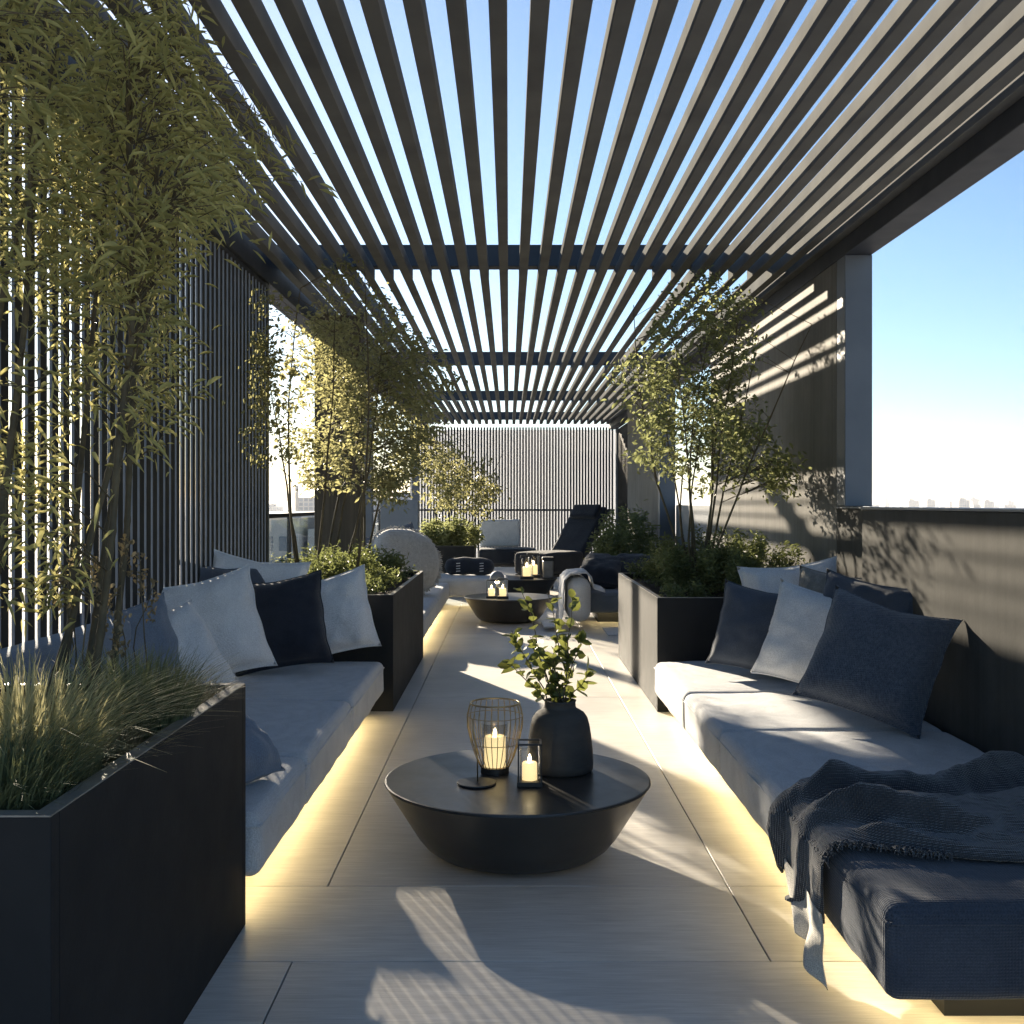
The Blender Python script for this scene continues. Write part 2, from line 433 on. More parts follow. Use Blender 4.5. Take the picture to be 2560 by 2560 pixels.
pg.part('side_beam',MB().box(2.70,2.92,1.9,29.1,ZB,ZS+.13),M['beam'],bevel=.006)
for y in (2.6,10.2,17.4,23.4,28.8):
    pg.part('cross_beam',MB().box(-2.39,2.92,y,y+.16,ZS+.120,ZS+.325),M['beam'],bevel=.006)
def post(x0,x1,y0,y1,z0=0): pg.part('post',MB().box(x0,x1,y0,y1,z0,ZB-.001),M['post'],bevel=.006)
post(2.70,2.92,8.64,8.86,1.577); post(2.44,2.695,17.4,17.6); post(-2.37,-2.19,9.72,9.84); post(-2.39,-2.2,17.3,17.5); post(-2.6,-2.4,28.85,29.05); post(2.86,3.14,28.6,28.85)

# left fin screen
fs=Thing('fin_screen','tall screen of dark vertical metal fins behind the left sofa','screen',(-2.2,5,0))
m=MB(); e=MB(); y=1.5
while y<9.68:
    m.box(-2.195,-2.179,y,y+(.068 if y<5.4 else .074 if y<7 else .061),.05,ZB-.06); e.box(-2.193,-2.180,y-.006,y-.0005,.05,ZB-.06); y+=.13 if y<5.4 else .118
fs.part('fins',m,M['fin']); fs.part('fin_highlight_strips',e,M['edge'])  # pale front strips stand in for sky highlights on the dark fins
[fs.part('rail',MB().box(-2.235,-2.196,1.5,9.70,z,z+.05),M['beam']) for z in (.02,ZB-.06)]
# end screen
es=Thing('slat_screen','see-through screen of thin upright bars closing the far end of the terrace','screen',(.4,28.9,0))
m=MB(); x=-2.36
while x<2.84: m.box(x,x+.045,28.9,28.94,.05,ZB+.05); x+=.08
es.part('bars',m,M['beam'])
[es.part('rail',MB().box(-2.4,2.85,28.95,28.99,a,a+.05),M['blackmetal']) for a in (1.40,.05)]
# right end side screen
ss=Thing('fin_screen','dark upright fin panel beside the far right corner post','screen',(3.0,26,0))
m=MB(); y=22.6
while y<28.5: m.box(2.9,2.98,y,y+.1,.05,ZB-.02); y+=.15
ss.part('fins',m,M['fin']); [ss.part('rail',MB().box(2.99,3.03,22.6,28.6,a,a+.1),M['beam']) for a in (.05,3.4)]

# ------------------------------------------------------------------ walls
single('concrete_wall',MB().box(2.70,2.92,8.87,14.4,0,ZB-.004),M['wall'],'tall board marked concrete wall behind the right planter tree','wall',(2.8,11.6,0),bevel=.006)
pw=Thing('parapet_wall','solid dark parapet wall behind the right sofa','wall',(2.5,3,0))
pw.part('body',MB().box(2.33,2.92,1.5,7.1,0,1.56),M['parapet'],bevel=.006)
pw.part('body',MB().box(2.70,2.92,7.101,8.868,0,1.56),M['parapet'],bevel=.006)
pw.part('coping',MB().box(2.322,2.93,1.49,7.108,1.562,1.574).box(2.692,2.93,7.11,8.87,1.562,1.574),M['post'])
single('parapet_wall',MB().box(2.70,2.92,14.405,17.39,0,1.575),M['panel'],'low blue grey parapet in the gap behind the right tree','wall',(2.8,15.9,0),bevel=.006)
single('concrete_wall',MB().box(2.45,2.72,17.605,22.2,0,ZB-.004),M['wall'],'short concrete wall beyond the gap, beside the far right bushes','wall',(2.6,19.9,0),bevel=.006)
single('timber_pier',MB().box(-2.17,-1.65,12.0,12.3,0,ZB+.1),M['pier'],'broad dark weathered pier behind the golden left tree','pier',(-1.9,12.15,0),bevel=.008)
single('wall_panel',MB().box(-2.15,-1.52,18.0,18.2,0,1.66),M['panel'],'plain blue grey upright panel below the golden foliage','panel',(-1.85,18.1,0),bevel=.008)

single('privacy_blind',MB().box(-2.7,3.3,31.0,31.01,-1,3.72),M['blind'],'pale translucent blind hanging just behind the far slat screen','blind',(.3,31,0))
# glass balustrade on the left edge
gr=Thing('glass_balustrade','glass balustrade with thin dark handrail on the open left side','balustrade',(-2.45,19,0))
m=MB().tube([(-2.45,9.9,1.47),(-2.45,28.8,1.47)],.022,10); gr.part('handrail',m,M['blackmetal'],smooth=True)
y=9.9
while y<28.5:
    gr.part('glass_pane',MB().box(-2.457,-2.443,y+.03,y+2.05,.06,1.43),M['railglass'])
    gr.part('baluster',MB().box(-2.47,-2.43,y-.02,y+.02,0,1.46),M['blackmetal']); y+=2.1

# ------------------------------------------------------------------ planters
def planter(label,x0,x1,y0,y1,h,t=.035,group='dark box planters'):
    th=Thing('planter_box',label,'planter',((x0+x1)/2,(y0+y1)/2,0),group)
    m=MB()
    m.box(x0,x1,y0,y0+t,0,h); m.box(x0,x1,y1-t,y1,0,h); m.box(x0,x0+t,y0+t,y1-t,0,h); m.box(x1-t,x1,y0+t,y1-t,0,h)
    th.part('box',m,M['planter'],bevel=.003)
    e=.002; m=MB(); m.box(x0+e,x1-e,y0+e,y0+t,h,h+.004); m.box(x0+e,x1-e,y1-t,y1-e,h,h+.004); m.box(x0+e,x0+t,y0+t+.001,y1-t-.001,h,h+.004); m.box(x1-t,x1-e,y0+t+.001,y1-t-.001,h,h+.004)
    th.part('rim',m,M['rim'])  # rim coloured as if sunlit, paler than the box
    nx,ny=int((x1-x0)/.06)+2,int((y1-y0)/.06)+2; vs=[];ff=[]
    for j in range(ny):
        for i in range(nx):
            x=x0+t+(x1-x0-2*t)*i/(nx-1); yy=y0+t+(y1-y0-2*t)*j/(ny-1)
            vs.append((x,yy,h-.06+.03*noise.noise(Vector((x*9,yy*9,0)))))
    for j in range(ny-1):
        for i in range(nx-1): ff.append((j*nx+i,j*nx+i+1,(j+1)*nx+i+1,(j+1)*nx+i))
    th.part('soil',MB().add(vs,ff),M['soil'],smooth=True)
    return th
planter('large charcoal planter at the lower left, full of tufted grass',-2.16,-1.0,2.35,4.09,.914,.045)
planter('charcoal planter under the golden tree, beyond the left sofa',-2.14,-.89,8.28,11.2,.895)
planter('charcoal planter with sun streaks on its side, beyond the right sofa',1.14,2.68,8.26,11.2,.875)
planter('far left dark planter behind the dark bolster',-1.5,-.62,19.2,20.1,.84)
planter('far right low planter holding the pale green bushes',1.3,2.42,16.2,18.6,.5)

# ------------------------------------------------------------------ sofas
def soft_box(x0,x1,y0,y1,z0,z1,r=.05,puff=.02,seed=0,res=.07):
    bm=bmesh.new(); bmesh.ops.create_cube(bm,size=1)
    sx,sy,sz=x1-x0,y1-y0,z1-z0
    for v in bm.verts: v.co=Vector((v.co.x*sx,v.co.y*sy,v.co.z*sz))
    bmesh.ops.bevel(bm,geom=bm.edges[:],offset=r,segments=4,profile=.5,affect='EDGES')
    for ax,L in ((0,sx),(1,sy),(2,sz)):
        k=max(1,int(L/res))
        for i in range(1,k):
            p=[0,0,0]; p[ax]=-L/2+L*i/k; nrm=[0,0,0]; nrm[ax]=1
            bmesh.ops.bisect_plane(bm,geom=bm.verts[:]+bm.edges[:]+bm.faces[:],plane_co=p,plane_no=nrm)
    for v in bm.verts:
        a,b,c=v.co.x/(sx/2),v.co.y/(sy/2),v.co.z/(sz/2)
        w=(1-min(1,a*a))*(1-min(1,b*b))
        v.co.z+=puff*math.sqrt(max(0,w))*(1 if c>0 else 0)*max(0,c)
        q=v.co+Vector((seed*3.1,seed*1.7,0)); k=.008*noise.noise(q*4)+.0045*noise.noise(q*12)+.004*abs(noise.noise(Vector((q.x*3,q.y*9,q.z*9))))
        v.co+=Vector((a,b,max(0,c))).normalized()*k if (a or b or c) else Vector()
    m=MB(); idx={v:i for i,v in enumerate(bm.verts)}
    cx,cy,cz=(x0+x1)/2,(y0+y1)/2,(z0+z1)/2
    m.v=[(v.co.x+cx,v.co.y+cy,v.co.z+cz) for v in bm.verts]; m.f=[tuple(idx[v] for v in f.verts) for f in bm.faces]; bm.free(); return m

def sofa(label,mods,plinth,leds,loc,mats=None):
    t=Thing('sofa',label,'sofa',loc,'low built-in sofas with glowing bases')
    t.part('plinth',MB().box(*plinth),M['planter'])
    for i,b in enumerate(mods):
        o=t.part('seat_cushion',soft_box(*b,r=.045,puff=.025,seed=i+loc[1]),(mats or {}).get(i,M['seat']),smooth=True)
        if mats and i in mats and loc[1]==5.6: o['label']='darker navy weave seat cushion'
        x0,x1,y0,y1,z0,z1=b; pp=MB()
        for zz in (z1-.046,):
            e=.012; pts=[(x0+e,y0,zz),(x1-e,y0,zz),(x1,y0+e,zz),(x1,y1-e,zz),(x1-e,y1,zz),(x0+e,y1,zz),(x0,y1-e,zz),(x0,y0+e,zz)]
            q=[]
            for k_ in range(8):
                A=Vector(pts[k_]);B=Vector(pts[(k_+1)%8]); nn=max(1,int((B-A).length/.12))
                for h_ in range(nn): q.append(A.lerp(B,h_/nn))
            q.append(q[0]); pp.tube(q,.0045,6,False)
        t.part('piping',pp,(mats or {}).get(i,M['seat']),parent=o,smooth=True)
    for b in leds: t.part('led_strip',MB().box(*b),M['led'])
    return t
ZT,Z0=.405,.155
g=.006
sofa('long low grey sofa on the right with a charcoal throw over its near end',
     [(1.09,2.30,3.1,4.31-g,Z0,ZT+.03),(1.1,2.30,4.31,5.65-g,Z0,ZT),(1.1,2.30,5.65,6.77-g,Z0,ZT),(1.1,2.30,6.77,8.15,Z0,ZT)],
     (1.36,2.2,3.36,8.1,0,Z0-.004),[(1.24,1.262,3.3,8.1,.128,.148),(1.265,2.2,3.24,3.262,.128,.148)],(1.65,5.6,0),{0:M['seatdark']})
sofa('long low grey sofa on the left between two charcoal planters',
     [(-2.14,-.955,4.13,5.1-g,Z0,ZT),(-2.14,-.95,5.1,6.55-g,Z0,ZT),(-2.14,-.945,6.55,8.15,Z0,ZT)],
     (-2.13,-1.22,4.2,8.1,0,Z0-.004),[(-1.122,-1.1,4.15,8.0,.128,.148)],(-1.6,6.1,0))
sofa('far left corner sofa behind the golden tree planter',
     [(-2.1,-.9,11.4,13.7-g,Z0,ZT),(-2.1,-.9,13.7,16.25-g,Z0,ZT),(-2.1,-.02,16.25,17.35,Z0+.03,ZT+.06)],
     (-2.08,-1.2,11.45,17.3,0,Z0-.004),[(-1.062,-1.04,11.5,16.2,.128,.148),(-1.0,-.1,16.7,16.72,.163,.178)],(-1.5,14,0))
sofa('short dusty blue sofa beyond the right planter',
     [(1.05,2.3,14.2,15.6,Z0,ZT+.02)],(1.2,2.2,14.55,15.5,0,Z0-.004),[(1.1,2.2,14.46,14.48,.140,.152)],(1.6,14.9,0),{0:M['blue']})
# backrest block along the left screen near planter
single('back_cushion',soft_box(-2.165,-2.0,4.25,5.75,.41,.99,.05,.0,5),M['blue'],'dusty blue upright back cushion behind the seed head stems','cushion',(-2.1,5,.41),smooth=True)

# ------------------------------------------------------------------ throw cushions
def pillow(label,u,D,size,th,yaw,tilt,roll,mat,x=None,lift=0,hw=1.0,seat=None,seed=0,name='cushion',group='scatter cushions on the sofas',fringe=False,puffk=1):
    n=26; vs=[];f=[]; rnd=random.Random(seed*17+3)
    W=size*hw/2; H=size/2
    def pt(i,j,sgn):
        a=-1+2*i/n; b=-1+2*j/n
        e=1-.055*(1-b*b)*(abs(a)**3); g_=1-.055*(1-a*a)*(abs(b)**3)
        X=a*W*e; Z=b*H*g_
        prof=max(0,(1-a**4))*max(0,(1-b**4))
        if fringe: X=a*math.sqrt(1-b*b/2)*W; Z=b*math.sqrt(1-a*a/2)*H
        sag=1+.15*(-b)
        t=th*.62*(prof**.55)*sag
        q=Vector((a*2.2+seed,b*2.2,seed*1.3+sgn)); edge=min(1,prof*3)
        wr=.016*noise.noise(q)+.010*noise.noise(q*2.7)
        rad=math.hypot(a,b); ang=math.atan2(b,a)
        wr+=.007*math.sin(ang*8+seed*2+3*rad)*rad**2*edge
        Y=sgn*(t+wr*edge)
        dent=.03*size*max(0,b)**3*(1-abs(a))**1.3*(.3+rnd_d)
        X+=.02*size*(1 if a>0 else -1)*a**6*b**6; Z+=.02*size*(1 if b>0 else -1)*a**6*b**6
        return (X+.01*noise.noise(Vector((b*3,seed,1))),Y+.012*noise.noise(Vector((a*1.5,b*1.5,seed+5))),Z-dent)
    rnd_d=rnd.random()
    M1=(n+1)
    for sgn in (-1,1):
        for j in range(M1):
            for i in range(M1): vs.append(pt(i,j,sgn))
    K=M1*M1
    for j in range(n):
        for i in range(n):
            a=j*M1+i; f.append((a,a+1,a+M1+1,a+M1)); b=K+a; f.append((b,b+M1,b+M1+1,b+1))
    # welt: join the two shells
    for i in range(n):
        f.append((i,K+i,K+i+1,i+1)); t=n*M1+i; f.append((t,t+1,K+t+1,K+t))
        l=i*M1; f.append((l,l+M1,K+l+M1,K+l)); r=i*M1+n; f.append((r,K+r,K+r+M1,r+M1))
    MX=Matrix.Rotation(R(yaw),4,'Z')@Matrix.Rotation(R(tilt),4,'X')@Matrix.Rotation(R(roll),4,'Y')
    pv=[MX@Vector(p) for p in vs]
    mz=min(p.z for p in pv); px=(u-U0)/F*D if x is None else x
    base=Vector((px,D,(ZT+.012 if seat is None else seat)-mz+lift))
    m=MB(); m.v=[tuple(p+base) for p in pv]; m.f=f
    o=single(name,m,mat,label,'cushion',tuple(base),group,smooth=True)
    if not fringe:
        loop=[j*0+i for i in range(M1)]+[j*M1+n for j in range(1,M1)]+[n*M1+i for i in range(n-1,-1,-1)]+[j*M1 for j in range(n-1,0,-1)]
        pts=[(Vector(m.v[k])+Vector(m.v[K+k]))*.5 for k in loop]; pts.append(pts[0]); pp=MB().tube(pts,.0055,6,False)
        link('piping',pp.v,pp.f,mat,o,o.location,smooth=True)
    if fringe:
        fm=MB()
        for k in range(220):
            a=2*math.pi*k/220; c,s_=math.cos(a),math.sin(a); q=max(abs(c),abs(s_)); ex,ez=c*W,s_*H
            p0=MX@Vector((ex*.97,0,ez*.97)); p1=MX@Vector((ex*1.1+rnd.uniform(-.015,.015),rnd.uniform(-.03,.01),ez*1.1+rnd.uniform(-.015,.015)))
            fm.tube([p0,p0.lerp(p1,.5)+Vector((0,0,.01)),p1],[.015,.013,.005],5)
        link('fringe',fm.v,fm.f,mat,o)
    return o
# left group, back to front
pillow('dark slate cushion peeping up at the back of the left sofa',352,7.75,.68,.2,40,-14,4,M['denim'],x=-2.02,seed=1,lift=.05)
pillow('dusty blue cushion leaning on the fins, left of the pale ones',250,5.9,.6,.18,62,-12,-6,M['blue'],x=-2.05,seed=2)
pillow('pale cushion at the back with its top corner above the navy one',455,7.95,.72,.2,10,-12,9,M['pale'],x=-1.9,seed=3,lift=.02)
pillow('tall pale linen cushion directly left of the navy one',398,6.85,.66,.2,24,-16,-12,M['pale'],seed=4)
pillow('low pale cushion slumped in front, nearest the tall grasses',322,6.2,.56,.2,34,-34,-18,M['pale'],seed=5)
pillow('pale cushion at the right end of the left sofa, behind the navy one',625,7.95,.6,.2,2,-14,-13,M['pale'],seed=6)
pillow('large navy cushion standing in the middle of the left group',527,7.45,.64,.2,8,-17,-8,M['navy'],seed=7)
pillow('small dusty blue cushion lying by the near left planter',462,4.5,.42,.16,70,-50,0,M['blue'],x=-1.2,seed=8)
# right group
pillow('pale cushion standing behind the dark one at the planter end',1522,7.95,.7,.2,-12,-12,-7,M['pale'],x=2.1,seed=9)
pillow('taupe patterned cushion tucked behind the pale ones on the right',1602,7.5,.64,.18,-30,-14,6,M['taupe'],x=2.3,seed=10,lift=.03)
pillow('slate cushion against the parapet, mostly hidden by the largest dark one',1655,6.45,.66,.18,-48,-12,8,M['denim'],x=2.12,seed=11,lift=.02)
pillow('slate blue cushion on the right sofa, nearest the planter',1432,7.3,.58,.2,-22,-20,9,M['denim'],seed=12)
pillow('pale cushion standing between the two slate ones on the right sofa',1535,6.6,.6,.2,-32,-17,12,M['pale'],seed=13)
pillow('largest dark slate cushion, leaning nearest on the right sofa',1652,5.65,.63,.24,-32,-24,14,M['tweed'],seed=14,hw=1.04)

# ------------------------------------------------------------------ throw over the right sofa
th=Thing('throw_blanket','crumpled charcoal knitted throw over the near end of the right sofa','blanket',(1.6,3.9,.44))
na,nb=120,90; vs=[];f=[]
prof_z=ZT+.065
def edge_path(s):                       # s: metres along the cloth from the hanging hem, over the front edge, to the back
    dz=.24
    if s<dz: return 1.062-.012*math.sin(s*9),prof_z-.045-(dz-s)
    r=.05; q=s-dz
    if q<r*math.pi/2: a=q/r; return 1.062+r*(1-math.cos(a)),prof_z-.045+r*math.sin(a)-.005
    return 1.062+r+(q-r*math.pi/2),prof_z
for j in range(nb+1):
    b=j/nb
    for i in range(na+1):
        a=i/na; s=.02+a*1.45
        xx,zz=edge_path(max(0,s+.05*math.sin(b*9)+.03*math.sin(b*23+1)-(.05 if a<.1 else 0)))
        w0=3.62-.26*min(1,a*1.6)+.03*math.sin(a*11); w1=4.12+.28*min(1,a*1.4)+.04*math.sin(a*8+1)
        yy=w0+(w1-w0)*b
        onseat=min(1,max(0,(s-.2)/.2))
        ph=b*15+2.2*math.sin(a*3.1+.4)+1.1*noise.noise(Vector((a*3,b*2,4)))
        fold=(.5+.5*math.sin(ph))**1.5*.1+(.5+.5*math.sin(ph*1.9+a*5))**2*.025
        fold*= (.35+.65*noise.noise(Vector((a*4,b*3,9)))+.5) if True else 1
        fold+=.035*noise.noise(Vector((xx*6,yy*7,2)))*onseat+.012*noise.noise(Vector((xx*19,yy*19,5)))
        env=min(1,b*7)*min(1,(1-b)*7)
        k=max(.004,fold*env+.006)
        if s<.3: xx-=k*.5*(1-onseat); 
        zz+=k*onseat+.03*env*onseat
        vs.append((xx,yy,zz))
for j in range(nb):
    for i in range(na):
        q=j*(na+1)+i; f.append((q,q+1,q+na+2,q+na+1))
o=th.part('knit',MB().add(vs,f),M['throw'],smooth=True)
o.modifiers.new('thick','SOLIDIFY').thickness=.008
fr=MB()
for k in range(70):
    i=random.randint(14,46); p=Vector(vs[i]) ; L=random.uniform(.03,.06)
    fr.tube([p+Vector((0,0,.006)),p+Vector((random.uniform(-.01,.01),-L*.6,.012+random.uniform(0,.01))),p+Vector((random.uniform(-.02,.02),-L,-.002))],[.004,.0035,.0015],4)
th.part('fringe',fr,M['throw'])
# oat lining tail hanging to the floor
vs=[];f=[];na2,nb2=24,30
for j in range(nb2+1):
    b=j/nb2
    for i in range(na2+1):
        a=i/na2
        top=Vector((1.045,4.08-.5*a,.27-.04*a)); bot=Vector((1.035,3.72-.2*a,.0+.012+.10*(1-a)*1.0))
        p=top.lerp(bot,b); p.x+=-.02*math.sin(a*9+b*2)*(.3+b)-.02*b; p.y+=.02*math.sin(b*7+a*3)
        vs.append(tuple(p))
for j in range(nb2):
    for i in range(na2):
        q=j*(na2+1)+i; f.append((q,q+1,q+na2+2,q+na2+1))
o=th.part('lining',MB().add(vs,f),M['lining'],smooth=True); o['label']='pale thin lining hanging to the floor'
o.modifiers.new('thick','SOLIDIFY').thickness=.003

# ------------------------------------------------------------------ coffee tables
def table(label,x,y,s=1):
    t=Thing('coffee_table',label,'table',(x,y,0),'round black bowl tables')
    t.part('bowl',MB().lathe((x,y,0),[(.28*s,.004),(.335*s,.009),(.385*s,.026),(.425*s,.055),(.458*s,.095),(.49*s,.145),(.603*s,.326),(.605*s,.330)],96),M['table'],smooth=True)
    t.part('top',MB().lathe((x,y,0),[(.0,.331),(.604*s,.331),(.609*s,.334),(.607*s,.339),(.60*s,.341),(0,.341)],96),M['table'])
    return t
T1=(.04,4.95)
table('large round black bowl table in the foreground carrying the vase',*T1)
table('second round black table, halfway down the terrace',.0,14.6)
table('farthest round black table near the dark lounger',.22,18.3)
TT=.342
# vase + branches
vx,vy=.242,5.08
v=Thing('vase','matt charcoal clay vase holding leafy branches','vase',(vx,vy,TT))
v.part('body',MB().lathe((vx,vy,TT),[(.0,0),(.146,0),(.155,.012),(.157,.04),(.154,.1),(.147,.165),(.139,.215),(.129,.25),(.114,.272),(.094,.285),(.079,.292),(.074,.302),(.073,.322),(.077,.33),(.068,.332),(.064,.30),(.06,.24),(0,.2)],72),M['vase'],smooth=True)
st=[];cl=[]
rb=random.Random(21)
for (u_,v_,dd) in ((985,1112,-.02),(1035,1120,.05),(1075,1130,0),(965,1190,.08),(1100,1200,-.06),(1000,1200,-.12),(1108,1262,.05),(960,1252,-.08),(1060,1180,.12),(1040,1240,-.14),(1010,1250,.1)):
    top=at(u_,v_,vy+dd); st.append(stem_line((vx+rb.uniform(-.03,.03),vy+rb.uniform(-.03,.03),TT+.25),top,.03,7,rb))
P=[];Dd=[];V=[]
cl=[];t=Thing('leaf_branches','leafy green branches with rounded leaves standing in the vase','branches',(vx,vy,TT+.21))
for si,s in enumerate(st):
    t.part('branch',MB().tube(s,[.0045-.0005*i for i in range(7)],6),M['stem'],smooth=True)
    ln=(Vector(s[-1])-Vector(s[0])).length
    for k in range(int(9+ln*34)):
        a=1-rb.random()**1.25*.78; p=Vector(s[0]).lerp(Vector(s[-1]),a); i=min(5,int(a*6)); p=Vector(s[i]).lerp(Vector(s[i+1]),a*6-i)
        d=(Vector(s[-1])-Vector(s[0])).normalized()*.5+Vector((rb.gauss(0,.7),rb.gauss(0,.7),rb.gauss(.05,.4)))
        if a>.7 and si<3 and rb.random()<.5: continue
        P.append(tuple(p));Dd.append(tuple(d));V.append(min(1,max(0,rb.gauss(.5,.25))))
n=len(P); L=RNG.uniform(.04,.078,n)
mesh_leaves('foliage',np.array(P),np.array(Dd),L,L*RNG.uniform(.55,.8,n),M['euc'],t.o,t.loc,np.array(V),fold=.12,droop=.12)

# wire lantern
def flame(t,c,h=.035,par=None):
    return t.part('flame',MB().lathe(c,[(.0,0),(.006*h/.035,h*.2),(.0075*h/.035,h*.4),(.004*h/.035,h*.75),(0,h)],12),M['flame'],parent=par,smooth=True)
lx,ly=-.065,5.04
w=Thing('wire_lantern','tall brass wire basket lantern with a glowing pillar candle','lantern',(lx,ly,TT))
w.part('base',MB().lathe((lx,ly,TT),[(.0,0),(.066,0),(.066,.028),(.0,.028)],40),M['blackmetal'])
w.part('rim',MB().ring((lx,ly,TT+.325),.115,.0045),M['brass'],smooth=True)
m=MB()
bw=[(.068,.028),(.09,.075),(.112,.14),(.128,.21),(.131,.265),(.122,.305),(.115,.325)]
for k in range(26):
    a=2*math.pi*k/26; m.tube([(lx+r*math.cos(a),ly+r*math.sin(a),TT+z) for r,z in bw],.0019,5)
m.ring((lx,ly,TT+.265),.131,.0018); m.ring((lx,ly,TT+.14),.112,.0018)
w.part('wires',m,M['brass'],smooth=True)
gl=w.part('glass',MB().lathe((lx,ly,TT),[(.062,.03),(.064,.23),(.0625,.232),(.0605,.03)],40),M['glass'],smooth=True)
cd=w.part('candle',MB().lathe((lx,ly,TT),[(0,.03),(.05,.03),(.05,.165),(.045,.170),(.02,.166),(0,.164)],36),M['wax'],smooth=True)
flame(w,(lx,ly,TT+.168),.04,cd)
# rod stand
dx,dy=-.145,4.83
s=Thing('rod_stand','thin rod on a flat dark disc in front of the wire lantern','stand',(dx,dy,TT))
s.part('disc',MB().lathe((dx,dy,TT),[(0,0),(.085,0),(.088,.004),(.086,.009),(0,.011)],48),M['blackmetal'],smooth=False)
s.part('rod',MB().tube([(dx+.005,dy,TT+.009),(dx+.004,dy,TT+.12),(dx-.012,dy,TT+.22),(dx-.018,dy,TT+.29)],.0035,8),M['brass'],smooth=True)
# small lantern
def small_lantern(label,x,y,z,sc_=1,group=None):
    t=Thing('glass_lantern',label,'lantern',(x,y,z),group); r=.05*sc_
    t.part('base',MB().box(x-.056*sc_,x+.056*sc_,y-.056*sc_,y+.056*sc_,z,z+.022*sc_),M['blackmetal'],bevel=.002)
    m=MB()
    for a,b in ((-1,-1),(1,-1),(1,1),(-1,1)): m.box(x+a*r-.003,x+a*r+.003,y+b*r-.003,y+b*r+.003,z+.022*sc_,z+.185*sc_)
    m.box(x-r-.004,x+r+.004,y-r-.004,y-r+.004,z+.185*sc_,z+.192*sc_); m.box(x-r-.004,x+r+.004,y+r-.004,y+r+.004,z+.185*sc_,z+.192*sc_)
    m.box(x-r-.004,x-r+.004,y-r+.0042,y+r-.0042,z+.185*sc_,z+.192*sc_); m.box(x+r-.004,x+r+.004,y-r+.0042,y+r-.0042,z+.185*sc_,z+.192*sc_)
    t.part('frame',m,M['blackmetal'])
    t.part('glass',MB().lathe((x,y,z),[(.043*sc_,.023*sc_),(.043*sc_,.17*sc_),(.0415*sc_,.17*sc_),(.0415*sc_,.023*sc_)],32),M['glass'],smooth=True)
    c=t.part('candle',MB().lathe((x,y,z),[(0,.023*sc_),(.034*sc_,.023*sc_),(.034*sc_,.095*sc_),(.03*sc_,.1*sc_),(0,.096*sc_)],28),M['wax'],smooth=True)
    flame(t,(x,y,z+.098*sc_),.04*sc_,c); return t
small_lantern('small square black framed glass lantern with a lit candle',.093,4.82,TT)
small_lantern('small lit lantern on the second table, left of centre',-.23,14.35,TT,1.25,'lanterns on the far tables')
small_lantern('lit lantern beside the mushroom lamp on the second table',-.08,14.3,TT,1.35,'lanterns on the far tables')
small_lantern('taller lit lantern on the farthest table, left of the log lantern',.30,18.0,TT,2.0,'lanterns on the far tables')
small_lantern('lit lantern standing rearmost on the farthest table',.42,18.4,TT,2.1,'lanterns on the far tables')
# mushroom lamp
mx,my=-.16,14.75
t=Thing('mushroom_lamp','small grey mushroom lamp glowing under its dome, second table','lamp',(mx,my,TT))
t.part('stem',MB().lathe((mx,my,TT),[(0,0),(.06,0),(.06,.012),(.02,.03),(.018,.22),(0,.22)],24),M['post'],smooth=True)
t.part('shade',MB().lathe((mx,my,TT),[(.098,.2),(.102,.215),(.095,.27),(.065,.315),(0,.335)],32),M['panel'],smooth=True)
t.part('bulb',MB().lathe((mx,my,TT),[(0,.16),(.03,.17),(.03,.195),(0,.205)],16),M['flame'],smooth=True)

# ------------------------------------------------------------------ far seating
b=at(880,1062,16.75)
m=MB(); 
n=28
for i in range(n+1): pass
pr=[]
for i in range(31):
    a=i/30; pr.append((-1.0+.78*a, .135*(1-abs(2*a-1)**6)**.5*(1+.04*math.sin(a*20))+.001))
m.tube([(x,16.72,ZT+.085+.13+.01*math.sin(x*7)) for x,_ in pr],[r for _,r in pr],16)
bo=single('bolster_cushion',m,M['navy'],'dark bolster cushion with stitched bands on the far corner sofa','cushion',(-.6,16.72,ZT+.09),'scatter cushions on the sofas',smooth=True)
m=MB()
for x in (-.78,-.42):
    for k in range(4): m.tube([(x-.03,16.585-.001,ZT+.15+k*.04),(x+.03,16.58,ZT+.155+k*.04)],.006,5)
link('stitching',m.v,m.f,M['pale'],bo,bo.location)
pillow('round fringed oat cushion at the corner behind the golden tree planter',0,14.0,.95,.36,25,-32,8,M['oatfur'],x=-1.36,seed=22,fringe=True,lift=.0)
pillow('slate cushion lying behind the fringed one on the far left',0,15.6,.8,.24,20,-30,-18,M['denim'],x=-1.6,seed=23)
# pale square chair
def far_chair():
    t=Thing('lounge_chair','low dark lounge chair with a flat pale square back cushion','chair',(0,22.4,0))
    t.part('seat',soft_box(-.62,.58,22,23,.36,.66,.05,.02,3),M['navy'],smooth=True)
    m=soft_box(-.62,.24,22.8,23.0,.68,1.26,.05,.0,4); t.part('back_cushion',m,M['pale'],smooth=True)
    m=MB()
    for x in (-.55,.51):
        for y in (22.1,22.9): t.part('leg',MB().box(x-.03,x+.03,y-.03,y+.03,0,.36),M['blackmetal'])
    t.part('frame',MB().box(-.62,.58,22.03,22.97,.30,.358),M['blackmetal'],bevel=.005)
far_chair()
lc=(.86,19.6)
t=Thing('chaise_lounger','big dark reclining lounger with raised back before the slat screen','lounger',(lc[0],lc[1],0))
t.part('seat',soft_box(lc[0]-.38,lc[0]+.38,lc[1]-.75,lc[1]+.35,.34,.72,.06,.03,6),M['navy'],smooth=True)
sb=soft_box(-.38,.38,-.11,.11,0,1.2,.07,.0,7)
MX=Matrix.Translation((lc[0],lc[1]+.34,.6))@Matrix.Rotation(R(-42),4,'X')
m=MB(); m.v=[tuple(MX@Vector(p)) for p in sb.v]; m.f=sb.f; bk=t.part('backrest',m,M['navy'],smooth=True)
